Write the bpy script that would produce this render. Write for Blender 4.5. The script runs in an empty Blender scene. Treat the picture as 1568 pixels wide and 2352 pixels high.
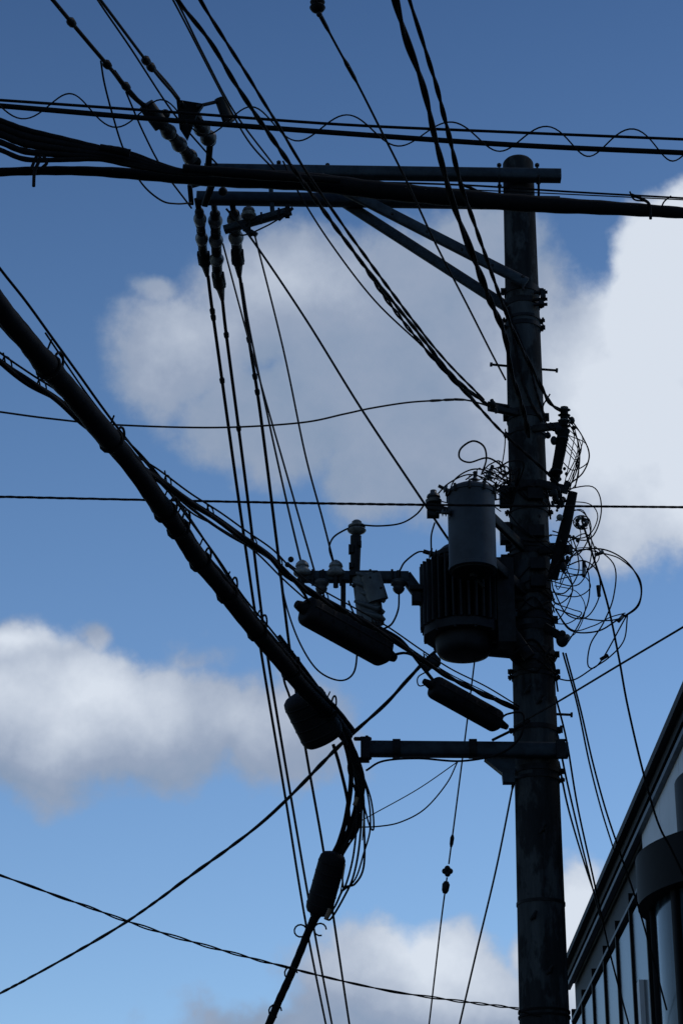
import bpy, math, random
from mathutils import Vector, Matrix
random.seed(7)
sc = bpy.context.scene
PITCH = math.radians(24.0); CP, SP = math.cos(PITCH), math.sin(PITCH)
CAM = Vector((0, 0, 1.6)); F = 5000.0

# ---------------------------------------------------------------- survey helper
# a point sighted from the standpoint, at ground distance Y from it (metres)
def S(px, py, Y):
    x = (px-784)/F; yc = (1176-py)/F
    d = Vector((x, CP-yc*SP, SP+yc*CP))
    return CAM + d*(Y/d.y)

# ---------------------------------------------------------------- materials
def mat(name, c1, c2=None, rough=0.6, metal=0.0, scale=8.0, stretch=(1,1,1), detail=4, bump=0.0, contrast=(0.35,0.65), spec=0.3):
    m = bpy.data.materials.new(name); m.use_nodes = True
    nt = m.node_tree; n = nt.nodes; l = nt.links
    b = n['Principled BSDF']
    b.inputs['Roughness'].default_value = rough
    b.inputs['Metallic'].default_value = metal
    b.inputs['Specular IOR Level'].default_value = spec
    c2 = c2 or tuple(v*0.6 for v in c1)
    tc = n.new('ShaderNodeTexCoord'); mp = n.new('ShaderNodeMapping')
    mp.inputs['Scale'].default_value = stretch
    no = n.new('ShaderNodeTexNoise'); no.inputs['Scale'].default_value = scale; no.inputs['Detail'].default_value = detail
    no.inputs['Roughness'].default_value = 0.65
    cr = n.new('ShaderNodeValToRGB')
    cr.color_ramp.elements[0].position = contrast[0]; cr.color_ramp.elements[0].color = (*c2, 1)
    cr.color_ramp.elements[1].position = contrast[1]; cr.color_ramp.elements[1].color = (*c1, 1)
    l.new(tc.outputs['Object'], mp.inputs['Vector']); l.new(mp.outputs[0], no.inputs['Vector'])
    l.new(no.outputs['Fac'], cr.inputs['Fac']); l.new(cr.outputs[0], b.inputs['Base Color'])
    if bump:
        bp = n.new('ShaderNodeBump'); bp.inputs['Strength'].default_value = bump; bp.inputs['Distance'].default_value = 0.01
        l.new(no.outputs['Fac'], bp.inputs['Height']); l.new(bp.outputs[0], b.inputs['Normal'])
    return m

M_CABLE = mat('black_cable_sheath', (0.006,0.0065,0.008), (0.003,0.003,0.004), rough=0.75, scale=30, spec=0.08)
M_WIRE  = mat('weathered_wire', (0.008,0.009,0.011), (0.004,0.0045,0.005), rough=0.7, scale=30, spec=0.12)
M_STEEL = mat('galvanised_steel', (0.026,0.039,0.052), (0.012,0.018,0.025), rough=0.6, metal=0.1, scale=14, bump=0.15, spec=0.18)
M_DARK  = mat('dark_hardware', (0.010,0.012,0.015), (0.004,0.005,0.006), rough=0.6, metal=0.1, scale=25, spec=0.15)
M_PORC  = mat('porcelain', (0.15,0.165,0.17), (0.05,0.056,0.06), rough=0.4, scale=22)
M_PORCD = mat('brown_glazed_porcelain', (0.035,0.041,0.047), (0.014,0.017,0.02), rough=0.4, scale=20)
M_TANK  = mat('grey_tank_paint', (0.028,0.037,0.049), (0.016,0.021,0.028), rough=0.5, scale=6, bump=0.05, spec=0.2)
M_TANKD = mat('old_tank_paint', (0.011,0.014,0.019), (0.005,0.006,0.008), rough=0.6, scale=9, bump=0.1, spec=0.15)
M_CLOS  = mat('black_plastic_housing', (0.006,0.006,0.008), (0.0035,0.0035,0.0045), rough=0.65, scale=10, bump=0.05, spec=0.10)
M_YEL   = mat('tan_cable_tag', (0.16,0.11,0.06), (0.08,0.05,0.03), rough=0.6, scale=12)

def concrete():
    m = bpy.data.materials.new('stained_concrete'); m.use_nodes = True
    nt = m.node_tree; n = nt.nodes; l = nt.links; b = n['Principled BSDF']
    b.inputs['Roughness'].default_value = 0.9; b.inputs['Specular IOR Level'].default_value = 0.1
    tc = n.new('ShaderNodeTexCoord')
    def noise(scale, st, det=5):
        mp = n.new('ShaderNodeMapping'); mp.inputs['Scale'].default_value = st
        no = n.new('ShaderNodeTexNoise'); no.inputs['Scale'].default_value = scale; no.inputs['Detail'].default_value = det
        no.inputs['Roughness'].default_value = 0.7
        l.new(tc.outputs['Object'], mp.inputs['Vector']); l.new(mp.outputs[0], no.inputs['Vector']); return no
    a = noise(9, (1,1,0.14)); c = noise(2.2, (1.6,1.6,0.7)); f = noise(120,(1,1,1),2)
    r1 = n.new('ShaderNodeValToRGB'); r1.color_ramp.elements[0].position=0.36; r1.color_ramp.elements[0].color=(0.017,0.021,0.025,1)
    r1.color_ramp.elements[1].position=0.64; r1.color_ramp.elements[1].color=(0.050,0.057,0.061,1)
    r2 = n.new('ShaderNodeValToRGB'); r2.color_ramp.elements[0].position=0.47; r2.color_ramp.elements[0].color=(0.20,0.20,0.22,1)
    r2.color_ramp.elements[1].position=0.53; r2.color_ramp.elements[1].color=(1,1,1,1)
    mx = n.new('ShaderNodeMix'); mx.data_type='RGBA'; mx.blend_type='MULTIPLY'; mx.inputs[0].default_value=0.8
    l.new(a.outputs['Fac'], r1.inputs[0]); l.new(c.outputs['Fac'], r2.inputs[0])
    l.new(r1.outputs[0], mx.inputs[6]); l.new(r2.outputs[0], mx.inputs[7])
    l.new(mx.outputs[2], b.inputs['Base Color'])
    bp = n.new('ShaderNodeBump'); bp.inputs['Strength'].default_value=0.35; bp.inputs['Distance'].default_value=0.004
    l.new(f.outputs['Fac'], bp.inputs['Height']); l.new(bp.outputs[0], b.inputs['Normal'])
    return m
M_CONC = concrete()

# ---------------------------------------------------------------- mesh builder
def catmull(pts, n=8):
    if len(pts) < 3: return [Vector(p) for p in pts]
    P = [pts[0]*2-pts[1]] + list(pts) + [pts[-1]*2-pts[-2]]
    out = []
    for i in range(1, len(P)-2):
        p0,p1,p2,p3 = P[i-1],P[i],P[i+1],P[i+2]
        for k in range(n):
            t = k/n
            out.append(0.5*((2*p1)+(p2-p0)*t+(2*p0-5*p1+4*p2-p3)*t*t+(3*p1-p0-3*p2+p3)*t**3))
    out.append(Vector(pts[-1])); return out

def resample(pts, step):
    d=[0]
    for a,b in zip(pts,pts[1:]): d.append(d[-1]+(b-a).length)
    L=d[-1]; n=max(2,int(L/step)); out=[]; j=0
    for i in range(n+1):
        s=L*i/n
        while j<len(d)-2 and d[j+1]<s: j+=1
        seg=d[j+1]-d[j]; t=(s-d[j])/seg if seg>1e-9 else 0
        out.append(pts[j].lerp(pts[j+1],min(1,max(0,t))))
    return out, L

def frames(pts):
    fr=[]; up=None
    for i,p in enumerate(pts):
        t=(pts[min(i+1,len(pts)-1)]-pts[max(i-1,0)])
        if t.length<1e-9: t=Vector((0,0,1))
        t.normalize()
        if up is None:
            up=Vector((0,0,1)) if abs(t.z)<0.9 else Vector((0,-1,0))
        u=(up-t*up.dot(t))
        if u.length<1e-6: u=t.orthogonal()
        u.normalize(); v=t.cross(u); up=u; fr.append((t,u,v))
    return fr

class B:
    def __init__(s): s.v=[]; s.f=[]; s.m=[]; s.mats=[]; s.sm=[]
    def mi(s,m):
        if m not in s.mats: s.mats.append(m)
        return s.mats.index(m)
    def add(s,vs,fs,m,smooth=True):
        o=len(s.v); s.v+= [tuple(x) for x in vs]; k=s.mi(m)
        for f in fs: s.f.append([i+o for i in f]); s.m.append(k); s.sm.append(smooth)
        return s
    def tube(s,pts,r,m,sides=8,sharp=False):
        fr=frames(pts); vs=[]; fs=[]; n=len(pts)
        for i,(p,(t,u,v)) in enumerate(zip(pts,fr)):
            R=r[i] if isinstance(r,(list,tuple)) else r
            for k in range(sides):
                a=2*math.pi*k/sides; vs.append(p+u*(R*math.cos(a))+v*(R*math.sin(a)))
        for i in range(n-1):
            for k in range(sides):
                k2=(k+1)%sides; fs.append([i*sides+k,i*sides+k2,(i+1)*sides+k2,(i+1)*sides+k])
        fs.append(list(range(sides))[::-1]); fs.append([(n-1)*sides+k for k in range(sides)])
        return s.add(vs,fs,m,not sharp)
    def lathe(s,p0,p1,prof,m,sides=24):
        ax=p1-p0; pts=[p0+ax*t for t,_ in prof]; t=ax.normalized(); u=t.orthogonal().normalized(); v=t.cross(u)
        vs=[];fs=[];n=len(prof)
        for p,(q,R) in zip(pts,prof):
            for k in range(sides):
                a=2*math.pi*k/sides; vs.append(p+u*(R*math.cos(a))+v*(R*math.sin(a)))
        for i in range(n-1):
            for k in range(sides):
                k2=(k+1)%sides; fs.append([i*sides+k,i*sides+k2,(i+1)*sides+k2,(i+1)*sides+k])
        fs.append(list(range(sides))[::-1]); fs.append([(n-1)*sides+k for k in range(sides)])
        return s.add(vs,fs,m,True)
    def beam(s,p0,p1,w,h,m,up=Vector((0,0,1)),bev=0.12):
        t=(p1-p0).normalized(); u=up-t*up.dot(t)
        if u.length<1e-5: u=t.orthogonal()
        u.normalize(); v=t.cross(u); b=min(w,h)*bev
        sec=[(w/2-b,h/2),(w/2,h/2-b),(w/2,-h/2+b),(w/2-b,-h/2),(-w/2+b,-h/2),(-w/2,-h/2+b),(-w/2,h/2-b),(-w/2+b,h/2)]
        vs=[p+v*a+u*c for p in (p0,p1) for a,c in sec]
        fs=[[k,(k+1)%8,8+(k+1)%8,8+k] for k in range(8)]+[list(range(8))[::-1],list(range(8,16))]
        return s.add(vs,fs,m,False)
    def box(s,c,d,m):
        x,y,z=d[0]/2,d[1]/2,d[2]/2
        vs=[c+Vector((a*x,b*y,e*z)) for a in(-1,1) for b in(-1,1) for e in(-1,1)]
        return s.add(vs,[[0,1,3,2],[4,6,7,5],[0,4,5,1],[2,3,7,6],[0,2,6,4],[1,5,7,3]],m,False)
    def ball(s,c,r,m,n=12,sq=(1,1,1)):
        vs=[];fs=[]
        for i in range(n+1):
            th=math.pi*i/n
            for k in range(n*2//1):
                ph=math.pi*k/n
                vs.append(c+Vector((r*sq[0]*math.sin(th)*math.cos(ph),r*sq[1]*math.sin(th)*math.sin(ph),r*sq[2]*math.cos(th))))
        w=n*2
        for i in range(n):
            for k in range(w): fs.append([i*w+k,(i+1)*w+k,(i+1)*w+(k+1)%w,i*w+(k+1)%w])
        return s.add(vs,fs,m,True)
    def shed(s,p0,p1,r,n,m=None,core=0.45):
        prof=[(0,r*core*0.7)]
        for i in range(n):
            a=i/n; w=1/n
            prof+=[(a+w*0.16,r*core),(a+w*0.30,r*0.95),(a+w*0.38,r),(a+w*0.48,r*0.93),(a+w*0.70,r*core)]
        prof.append((1,r*core*0.7))
        return s.lathe(p0,p1,prof,m or M_PORC,20)
    def twist(s,pts,r,R,pitch,m,n=2,step=0.02,sides=6,irr=1.0):
        q,L=resample(pts,step); fr=frames(q)
        f1,f2,p1_,p2_=random.uniform(1.3,2.1),random.uniform(3.1,4.7),random.uniform(0,6),random.uniform(0,6)
        for j in range(n):
            out=[]
            for i,(p,(t,u,v)) in enumerate(zip(q,fr)):
                sl=i*L/len(q)
                a=2*math.pi*(sl/pitch+j/n)+irr*(1.5*math.sin(f1*sl+p1_)+.8*math.sin(f2*sl+p2_))
                RR=R*(1+irr*.35*math.sin(f2*.7*sl+p1_+j))
                out.append(p+u*RR*math.cos(a)+v*RR*math.sin(a))
            s.tube(out,r,m,sides)
        return s
    def obj(s,name,parent=None):
        me=bpy.data.meshes.new(name); me.from_pydata(s.v,[],s.f)
        for m in s.mats: me.materials.append(m)
        me.polygons.foreach_set('material_index',s.m); me.polygons.foreach_set('use_smooth',s.sm)
        me.update(); me.set_sharp_from_angle(angle=math.radians(48))
        o=bpy.data.objects.new(name,me); sc.collection.objects.link(o)
        if parent: o.parent=parent
        return o

def empty(name):
    o=bpy.data.objects.new(name,None); o.empty_display_size=0.3; sc.collection.objects.link(o); return o

def path(pp, Y0, Y1, n=8):
    """sighted polyline between two ground distances (inverse depth runs linearly along a straight line)"""
    d=[0]
    for a,b in zip(pp,pp[1:]): d.append(d[-1]+math.hypot(b[0]-a[0],b[1]-a[1]))
    pts=[]
    for (x,y),s in zip(pp,d):
        t=s/d[-1]; pts.append(S(x,y,1/((1-t)/Y0+t/Y1)))
    return catmull(pts,n)

def wire(name,pp,Y0,Y1,r,m=None,sides=6,parent=None):
    b=B(); b.tube(path(pp,Y0,Y1),r,m or M_WIRE,sides); return b.obj(name,parent)
def twisted(name,pp,Y0,Y1,r,R,pitch,n=2,m=None,parent=None,step=0.03):
    b=B(); b.twist(path(pp,Y0,Y1),r,R,pitch,m or M_CABLE,n,step); return b.obj(name,parent)

# ================================================================ UTILITY POLE
pole=empty('utility_pole')
A=S(1191,450,12.0); Bt=S(1248,2300,12.0)
ax=(A-Bt)/(A.z-Bt.z)
def axis(z): return Bt+ax*(z-Bt.z)
ztop=S(1190,372,12.0).z
def prad(z): return 0.5*(0.202+(A.z-z)/72.0)
def yz(py): return S(1210,py,11.9).z     # height seen at that row on the pole's near face
b=B(); N=60
pts=[];rr=[]
for i in range(N+1):
    z=-0.1+(ztop-0.02+0.1)*i/N; pts.append(axis(z)); rr.append(prad(z))
for dz,k in ((0.008,0.97),(0.022,0.86),(0.032,0.6),(0.036,0.2)):
    pts.append(axis(ztop-0.02+dz)); rr.append(prad(ztop)*k)
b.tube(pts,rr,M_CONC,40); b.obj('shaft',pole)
# bands
b=B()
def band(py,h=0.05,ex=0.006,m=M_DARK,lugs=True,tilt=0.0):
    z=yz(py); r=prad(z)+ex
    p0=axis(z-h/2); p1=axis(z+h/2)
    b.lathe(p0,p1,[(0,r-ex),(0.02,r),(0.98,r),(1,r-ex)],m,36)
    if lugs:
        for sx in (-1,1):
            c=axis(z)+Vector((sx*(r+0.008),-0.02,0))
            b.box(c,(0.03,0.012,h*0.9),m)
            b.tube([c+Vector((0,-0.03,0)),c+Vector((0,0.04,0))],0.008,m,6)
for py,h in ((722,0.02),(738,0.03),(655,0.05),(685,0.04),(945,0.06),(985,0.025),(1112,0.05),(1165,0.02),(1245,0.06),(1265,0.02),(1412,0.05),(1440,0.03),(1492,0.04),(1532,0.03),(1545,0.02),(1668,0.03),(1762,0.035),(1782,0.02)): band(py,h)
band(2068,0.018,0.004,lugs=False)
for py in (2318,2330): band(py,0.012,0.006,M_CABLE,lugs=False)
b.obj('clamp_bands',pole)
# steps
b=B()
for x0,y0,x1,y1 in ((1168,841,1125,837),(1238,848,1280,851),(1270,1640,1314,1642),(1262,1672,1290,1672)):
    p=S(x0,y0,12);q=S(x1,y1,11.98); b.tube([p,q],0.008,M_DARK,8)
    d=(q-p).normalized(); b.tube([q-d*0.012,q],0.016,M_DARK,6)
b.obj('step_bolts',pole)
b=B()
for x,y in ((1240,1608),(1246,1905),(1225,2105),(1262,2230),(1212,1585),(1258,1500)):
    c=S(x,y,11.865); b.tube([c+Vector((-0.02,0,-0.02)),c+Vector((0.015,-0.01,0.03))],0.009,M_DARK,6); b.ball(c,0.014,M_DARK,6)
b.obj('pole_fittings',pole)

# top pair of arms + braces
b=B(); T=0.076
b.beam(S(470,392,11.86),S(1287,404,11.86),T,T,M_STEEL)
b.beam(S(452,455,12.14),S(1284,467,12.14),T,T,M_STEEL)
b.obj('crossarms',pole)
b=B()
b.beam(S(735,408,11.80),S(1208,650,11.85),0.035,0.066,M_STEEL)
b.beam(S(775,455,12.2),S(1168,708,12.16),0.035,0.066,M_STEEL)
b.obj('arm_braces',pole)
b=B()
for x,y,Y in ((752,392,11.86),(1146,392,11.86),(1233,392,11.86),(640,386,11.86),(750,460,12.14),(1147,440,12.1),(1236,432,12.0),(1200,650,11.84)):
    c=S(x,y,Y); b.tube([c-Vector((0,0,0.05)),c+Vector((0,0,0.055))],0.008,M_DARK,6); b.tube([c+Vector((0,0,0.035)),c+Vector((0,0,0.048))],0.016,M_DARK,6)
for x in (1146,1236):
    b.tube([S(x,404,11.78),S(x,466,12.22)],0.009,M_DARK,6)
for y in (672,688,700): b.tube([S(1225,y,11.9),S(1256,y-1,11.9)],0.012,M_DARK,6)
b.box(S(1246,678,11.9),(0.03,0.05,0.06),M_DARK); b.box(S(1242,698,11.9),(0.03,0.05,0.03),M_DARK)
for x in (820,900,980,1060,1130):
    y=408+(x-735)*242/473; c=S(x,y,11.78); b.tube([c,c+Vector((0,-0.012,0))],0.009,M_DARK,6)
b.obj('arm_bolts',pole)
# lower arm
b=B()
b.beam(S(832,1720,11.85),S(1303,1724,11.85),0.082,0.082,M_STEEL)
b.obj('lower_crossarm',pole)
b=B()
for x in (910,1085): b.beam(S(x-9,1720,11.85),S(x+9,1720,11.85),0.096,0.096,M_DARK)
p=[S(1112,1742,11.85),S(1182,1742,11.85),S(1182,1796,11.85),S(1155,1796,11.85),S(1153,1775,11.85)]
q=[x+Vector((0,0.06,0)) for x in p]
b.add(p+q,[[0,1,2,3,4],[9,8,7,6,5]]+[[i,5+i,5+(i+1)%5,(i+1)%5] for i in range(5)],M_STEEL,False)
b.box(S(838,1722,11.85),(0.05,0.12,0.12),M_DARK)
b.tube([S(842,1690,11.85),S(842,1750,11.85)],0.01,M_DARK,6)
b.tube([S(815,1697,11.8),S(850,1697,11.9)],0.012,M_DARK,6)
b.tube([S(815,1745,11.8),S(850,1741,11.9)],0.012,M_DARK,6)
b.box(S(1287,1722,11.8),(0.05,0.03,0.1),M_DARK)
b.tube([S(1275,1700,11.8),S(1300,1700,11.8)],0.008,M_DARK,6)
b.obj('lower_arm_brackets',pole)

# mid bracket arm carrying the switch and pin insulators
bra=empty('insulator_bracket_arm')
b=B()
b.beam(S(685,1325,11.75),S(938,1326,11.75),0.06,0.062,M_STEEL)
b.beam(S(930,1322,11.75),S(1005,1425,11.8),0.05,0.066,M_STEEL)
b.beam(S(1000,1415,11.8),S(1200,1412,11.95),0.05,0.06,M_STEEL)
b.box(S(955,1375,11.75),(0.05,0.07,0.06),M_DARK); b.box(S(955,1350,11.72),(0.08,0.03,0.025),M_DARK)
b.beam(S(788,1340,11.75),S(788,1410,11.75),0.03,0.03,M_DARK)
b.obj('arm',bra)
def pin(x,y,r,Y,below=False,nm='pin_insulator'):
    o=B(); c=S(x,y,Y); u=Vector((0,0,1))*(-1 if below else 1)
    o.lathe(c-u*r*0.95,c+u*r*1.0,[(0,r*0.4),(0.05,r*0.85),(0.14,r),(0.3,r*0.97),(0.46,r*0.72),(0.52,r*0.66),(0.6,r*0.78),(0.75,r*0.7),(0.9,r*0.45),(1,r*0.15)],M_PORCD if below else M_PORC,24)
    o.tube([c-u*r*2.2,c-u*r*0.8],r*0.28,M_DARK,8)
    return o.obj(nm,bra)
pin(694,1305,0.052,11.72); pin(771,1306,0.054,11.72); pin(738,1348,0.046,11.72,True); pin(915,1348,0.046,11.72,True)
b=B()
b.lathe(S(819,1228,11.75),S(819,1196,11.75),[(0,.02),(.1,.035),(.2,.05),(.3,.056),(.38,.05),(.45,.035),(.52,.05),(.62,.052),(.7,.04),(.8,.026),(.9,.03),(1,.02)],M_PORC,24)
b.obj('post_insulator',bra)
b=B()
b.tube([S(817,1232,11.75),S(815,1330,11.75)],[0.034,0.028],M_DARK,10)
b.box(S(806,1262,11.73),(0.03,0.04,0.05),M_DARK); b.box(S(806,1300,11.73),(0.025,0.04,0.03),M_DARK); b.box(S(826,1250,11.73),(0.02,0.04,0.03),M_DARK)
b.tube([S(660,1296,11.75),S(690,1318,11.75)],0.012,M_DARK,8); b.ball(S(668,1285,11.75),0.018,M_DARK,8); b.ball(S(660,1297,11.75),0.016,M_DARK,8)
for x in (718,742,782,805,850,900): b.tube([S(x,1308,11.71),S(x,1345,11.71)],0.008,M_DARK,6)
b.obj('stem_and_bolts',bra)
# switch body: an oblong moulded housing with a bolted cover and irregular ribs
sw=empty('pole_mounted_switch')
b=B()
M_SW=mat('switch_enamel',(0.055,0.07,0.08),(0.026,0.033,0.039),rough=0.45,scale=12)
pa=S(838,1322,11.66); pb=S(852,1436,11.66); axs=pb-pa
side=Vector((1,0,0)); side=(side-axs.normalized()*side.dot(axs.normalized())).normalized()
b.beam(pa,pb,0.10,0.15,M_SW,up=side,bev=0.35)
b.beam(S(850,1322,11.6),S(868,1380,11.6),0.05,0.12,M_SW,up=side,bev=0.4)
for i,(hl,off) in enumerate(((.075,.02),(.09,.01),(.07,.025),(.085,.0),(.06,.02))):
    t=(i+.5)/5.2; c=pa+axs*t+side*off; tilt=Vector((0,0,-.45*hl))
    b.tube([c-side*hl-tilt+Vector((0,-.045,0)),c-side*hl*.6-tilt*.5+Vector((0,-.056,0)),c+side*hl*.7+tilt*.8+Vector((0,-.054,0)),c+side*hl+tilt*1.3+Vector((0,-.04,0))],[0.008,0.015,0.017,0.012],M_SW,10)
b.obj('ribbed_body',sw)
b=B()
b.box(S(835,1322,11.66),(0.16,0.09,0.03),M_DARK)
for x,y in ((812,1345),(850,1328),(874,1352),(868,1435),(830,1420),(872,1400)): b.ball(S(x,y,11.585),0.013,M_DARK,6)
b.tube([S(850,1445,11.66),S(852,1400,11.66)],0.02,M_DARK,8)
b.obj('mounting_hardware',sw)

# ================================================================ STRAIN INSULATORS at top left
def strain(ptsY, r, n, hard_end=True, name='strain_insulator', pm=None):
    e=empty(name); (x0,y0,Y0),(x1,y1,Y1),(x2,y2,Y2),(x3,y3,Y3)=ptsY
    o=B(); o.tube([S(x0,y0,Y0),S(x1,y1,Y1)],0.020,M_DARK,8); o.ball(S(x1,y1,Y1),0.03,M_DARK,8)
    a=S(x2,y2,Y2); c=S(x3,y3,Y3)
    if hard_end:
        o.tube([a,a.lerp(c,0.2),a.lerp(c,0.45),a.lerp(c,0.6),c],[0.028,0.042,0.046,0.03,0.014],M_DARK,8)
        o.beam(a.lerp(c,0.1),a.lerp(c,0.5),0.085,0.04,M_DARK)
        o.beam(a.lerp(c,-.05),a.lerp(c,0.18),0.05,0.075,M_DARK,bev=.3)
    o.obj('clamp',e)
    p0=S(x1,y1,Y1); p1=a
    o=B(); o.shed(p0,p1,r,n,pm,core=.62); o.obj('porcelain_discs',e)
    o=B()
    for k in range(n):
        c2=p0.lerp(p1,(k+.36)/n); w_=(.5)/n
        o.lathe(c2,p0.lerp(p1,min(1,(k+.36)/n+w_)),[(0,r*.5),(.25,r*.86),(.5,r*.80),(.75,r*.7),(1,r*.66)],M_DARK,16)
    for k in range(n+1):
        t=k/n; c2=p0.lerp(p1,t); o.tube([c2.lerp(p0,0.08),c2.lerp(p1,0.08)],r*0.70,M_DARK,12)
    o.obj('caps',e)
    return e
strain(((452,455,12.14),(458,486,12.2),(466,575,12.7),(476,634,12.95)),0.044,2)
strain(((490,460,12.14),(494,490,12.3),(499,622,12.85),(511,690,13.2)),0.050,3)
strain(((530,455,12.14),(538,490,12.2),(544,570,12.6),(550,636,12.9)),0.052,2)
strain(((470,410,11.86),(445,370,11.7),(372,285,11.1),(330,240,10.9)),0.050,3,pm=M_PORCD)
strain(((478,380,11.86),(484,325,11.6),(455,282,11.3),(415,235,11.1)),0.054,2,pm=M_PORCD)
b=B()
pp=[S(405,228,11.1),S(468,238,11.12),S(452,262,11.12),S(430,318,11.3),S(412,290,11.2)]
qq=[p+Vector((0,0.03,0)) for p in pp]
b.add(pp+qq,[[0,1,2,3,4],[9,8,7,6,5]]+[[i,5+i,5+(i+1)%5,(i+1)%5] for i in range(5)],M_DARK,False)
b.tube(path([(450,245),(480,238),(505,232)],11.12,11.2),0.012,M_DARK,8)
b.beam(S(506,226,11.2),S(526,280,11.25),0.06,0.08,M_DARK,bev=0.3)
b.beam(S(482,330,11.6),S(478,400,11.86),0.04,0.04,M_DARK)
b.beam(S(436,425,12.0),S(440,470,12.1),0.03,0.03,M_DARK)
b.beam(S(335,240,10.9),S(372,290,11.0),0.10,0.08,M_DARK,bev=.3)
b.beam(S(430,360,11.7),S(450,430,11.8),0.05,0.05,M_DARK,bev=.3); b.beam(S(488,420,11.9),S(470,470,12.1),0.04,0.04,M_DARK)
b.ball(S(450,372,11.7),.035,M_DARK,8); b.ball(S(512,440,12.0),.03,M_DARK,8); b.ball(S(380,262,11.0),.03,M_DARK,8)
b.obj('yoke_plate')
e=empty('drop_arm_bracket')
b=B()
b.beam(S(622,430,12.14),S(626,492,12.14),0.05,0.03,M_STEEL)
b.beam(S(515,528,12.2),S(668,484,12.12),0.055,0.045,M_STEEL)
b.box(S(660,485,12.1),(0.03,0.05,0.08),M_DARK); b.tube([S(640,505,12.1),S(672,478,12.1)],0.012,M_DARK,6)
for x,y in ((560,512),(600,500),(640,490)): b.tube([S(x,y-12,12.1),S(x,y+14,12.1)],0.008,M_DARK,6)
b.obj('arm',e)
b=B(); c=S(571,487,12.1); b.lathe(c-Vector((0,0,.045)),c+Vector((0,0,.04)),[(0,.02),(.1,.045),(.3,.05),(.5,.035),(.6,.042),(.8,.035),(1,.012)],M_PORC,20); b.obj('pin_insulator',e)
b=B(); b.tube([S(571,480,12.1),S(574,540,12.15)],0.010,M_DARK,6); b.ball(S(576,535,12.1),0.024,M_DARK,8); b.beam(S(560,525,12.1),S(590,540,12.1),0.02,0.03,M_DARK); b.obj('pin',e)
wire('jumper_wire',[(520,530),(560,540),(610,520),(645,500)],12.15,12.1,.006)

# ================================================================ TRANSFORMERS
def bushing(o,p,d,r,h,n=3):
    o.shed(p,p+d*h,r,n,M_PORCD); o.tube([p+d*h,p+d*(h+0.03)],r*0.4,M_DARK,8)
tr=empty('pole_transformer')
zb=S(1083,1312,11.35).z; zt=S(1083,1128,11.35).z; cx=S(1083,1220,11.35).x; H=zt-zb; R=0.135
b=B(); c0=Vector((cx,11.35,zb)); c1=Vector((cx,11.35,zt+0.05))
Ht=H+0.05
b.lathe(c0,c1,[(0.0,R*0.80),(0.012,R*0.94),(0.03,R*0.97),(0.031,R),(0.05,R),(0.85,R),(0.852,R*1.045),(0.885,R*1.045),(0.887,R*1.0),(0.92,R*0.9),(0.96,R*0.6),(1,R*0.1)],M_TANK,40)
b.obj('tank',tr)
b=B()
zr=zb+Ht*0.87
for k in range(10):
    a=2*math.pi*k/10+0.2; p=Vector((cx+R*1.06*math.cos(a),11.35+R*1.06*math.sin(a),zr)); b.tube([p-Vector((0,0,.022)),p+Vector((0,0,.022))],0.009,M_DARK,6)
for dz in (0.1,0.38):
    b.beam(Vector((cx+R*0.8,11.42,zb+dz)),Vector((cx+0.36,11.95,zb+dz)),0.03,0.06,M_DARK)
b.lathe(c0-Vector((0,0,0.012)),c0+Vector((0,0,0.008)),[(0,R*0.7),(0.2,R*0.86),(1,R*0.86)],M_DARK,32)
b.lathe(c0+Vector((0,0,0.0)),c0+Vector((0,0,0.022)),[(0,R*0.97),(0.1,R*1.02),(.9,R*1.02),(1,R*0.99)],M_TANK,40)
b.tube([c0+Vector((0,0,-0.035)),c0+Vector((0,0,0))],0.02,M_DARK,8)
b.obj('bolts_and_hangers',tr)
b=B()
bushing(b,S(1088,1118,11.30),Vector((0.1,-0.25,0.9)).normalized(),0.03,0.06,2)
bushing(b,S(1035,1130,11.30),Vector((-0.9,-0.1,0.45)).normalized(),0.026,0.05,2)
bushing(b,S(1120,1100,11.42),Vector((0.3,0,0.9)).normalized(),0.026,0.06,2)
bushing(b,S(1034,1178,11.28),Vector((-1,0,0.05)).normalized(),0.024,0.055,3)
b.obj('bushings',tr)
tr2=empty('pole_transformer')
Y2=11.80; zb=S(1060,1496,Y2-0.1).z; zt=S(1060,1252,Y2).z; cx2=S(1062,1400,Y2).x; H=zt-zb; R2=0.168
b=B(); c0=Vector((cx2,Y2,zb)); c1=Vector((cx2,Y2,zt))
b.lathe(c0,c1,[(0.0,R2*0.6),(0.02,R2*0.86),(0.06,R2*0.95),(0.12,R2*0.97),(0.85,R2*0.97),(0.852,R2*1.05),(0.89,R2*1.05),(0.9,R2*0.95),(0.96,R2*0.7),(1,R2*0.2)],M_TANKD,40)
b.obj('tank',tr2)
b=B()
for k in range(34):
    a=2*math.pi*k/34; d=Vector((math.cos(a),math.sin(a),0)); zA=zb+H*0.24; zB=zb+H*0.80
    ro=0.245
    b.beam(Vector((cx2,Y2,zA))+d*ro*0.84,Vector((cx2,Y2,zB))+d*ro*0.84,0.012,0.085,M_TANKD,up=d)
b.obj('cooling_fins',tr2)
b=B()
b.lathe(Vector((cx2,Y2,zb+H*0.165)),Vector((cx2,Y2,zb+H*0.24)),[(0,R2*0.95),(0.01,0.235),(0.99,0.235),(1,R2*0.95)],M_TANKD,12)
for k in range(12):
    a=2*math.pi*(k+.5)/12; p=Vector((cx2+0.225*math.cos(a),Y2+0.225*math.sin(a),zb+H*0.2)); b.tube([p-Vector((0,0,.035)),p+Vector((0,0,.035))],0.009,M_DARK,6)
b.beam(Vector((cx2+0.1,Y2+0.05,zb+H*0.1)),Vector((cx2+0.38,Y2+0.12,zb+H*0.1)),0.06,0.07,M_DARK)
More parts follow.
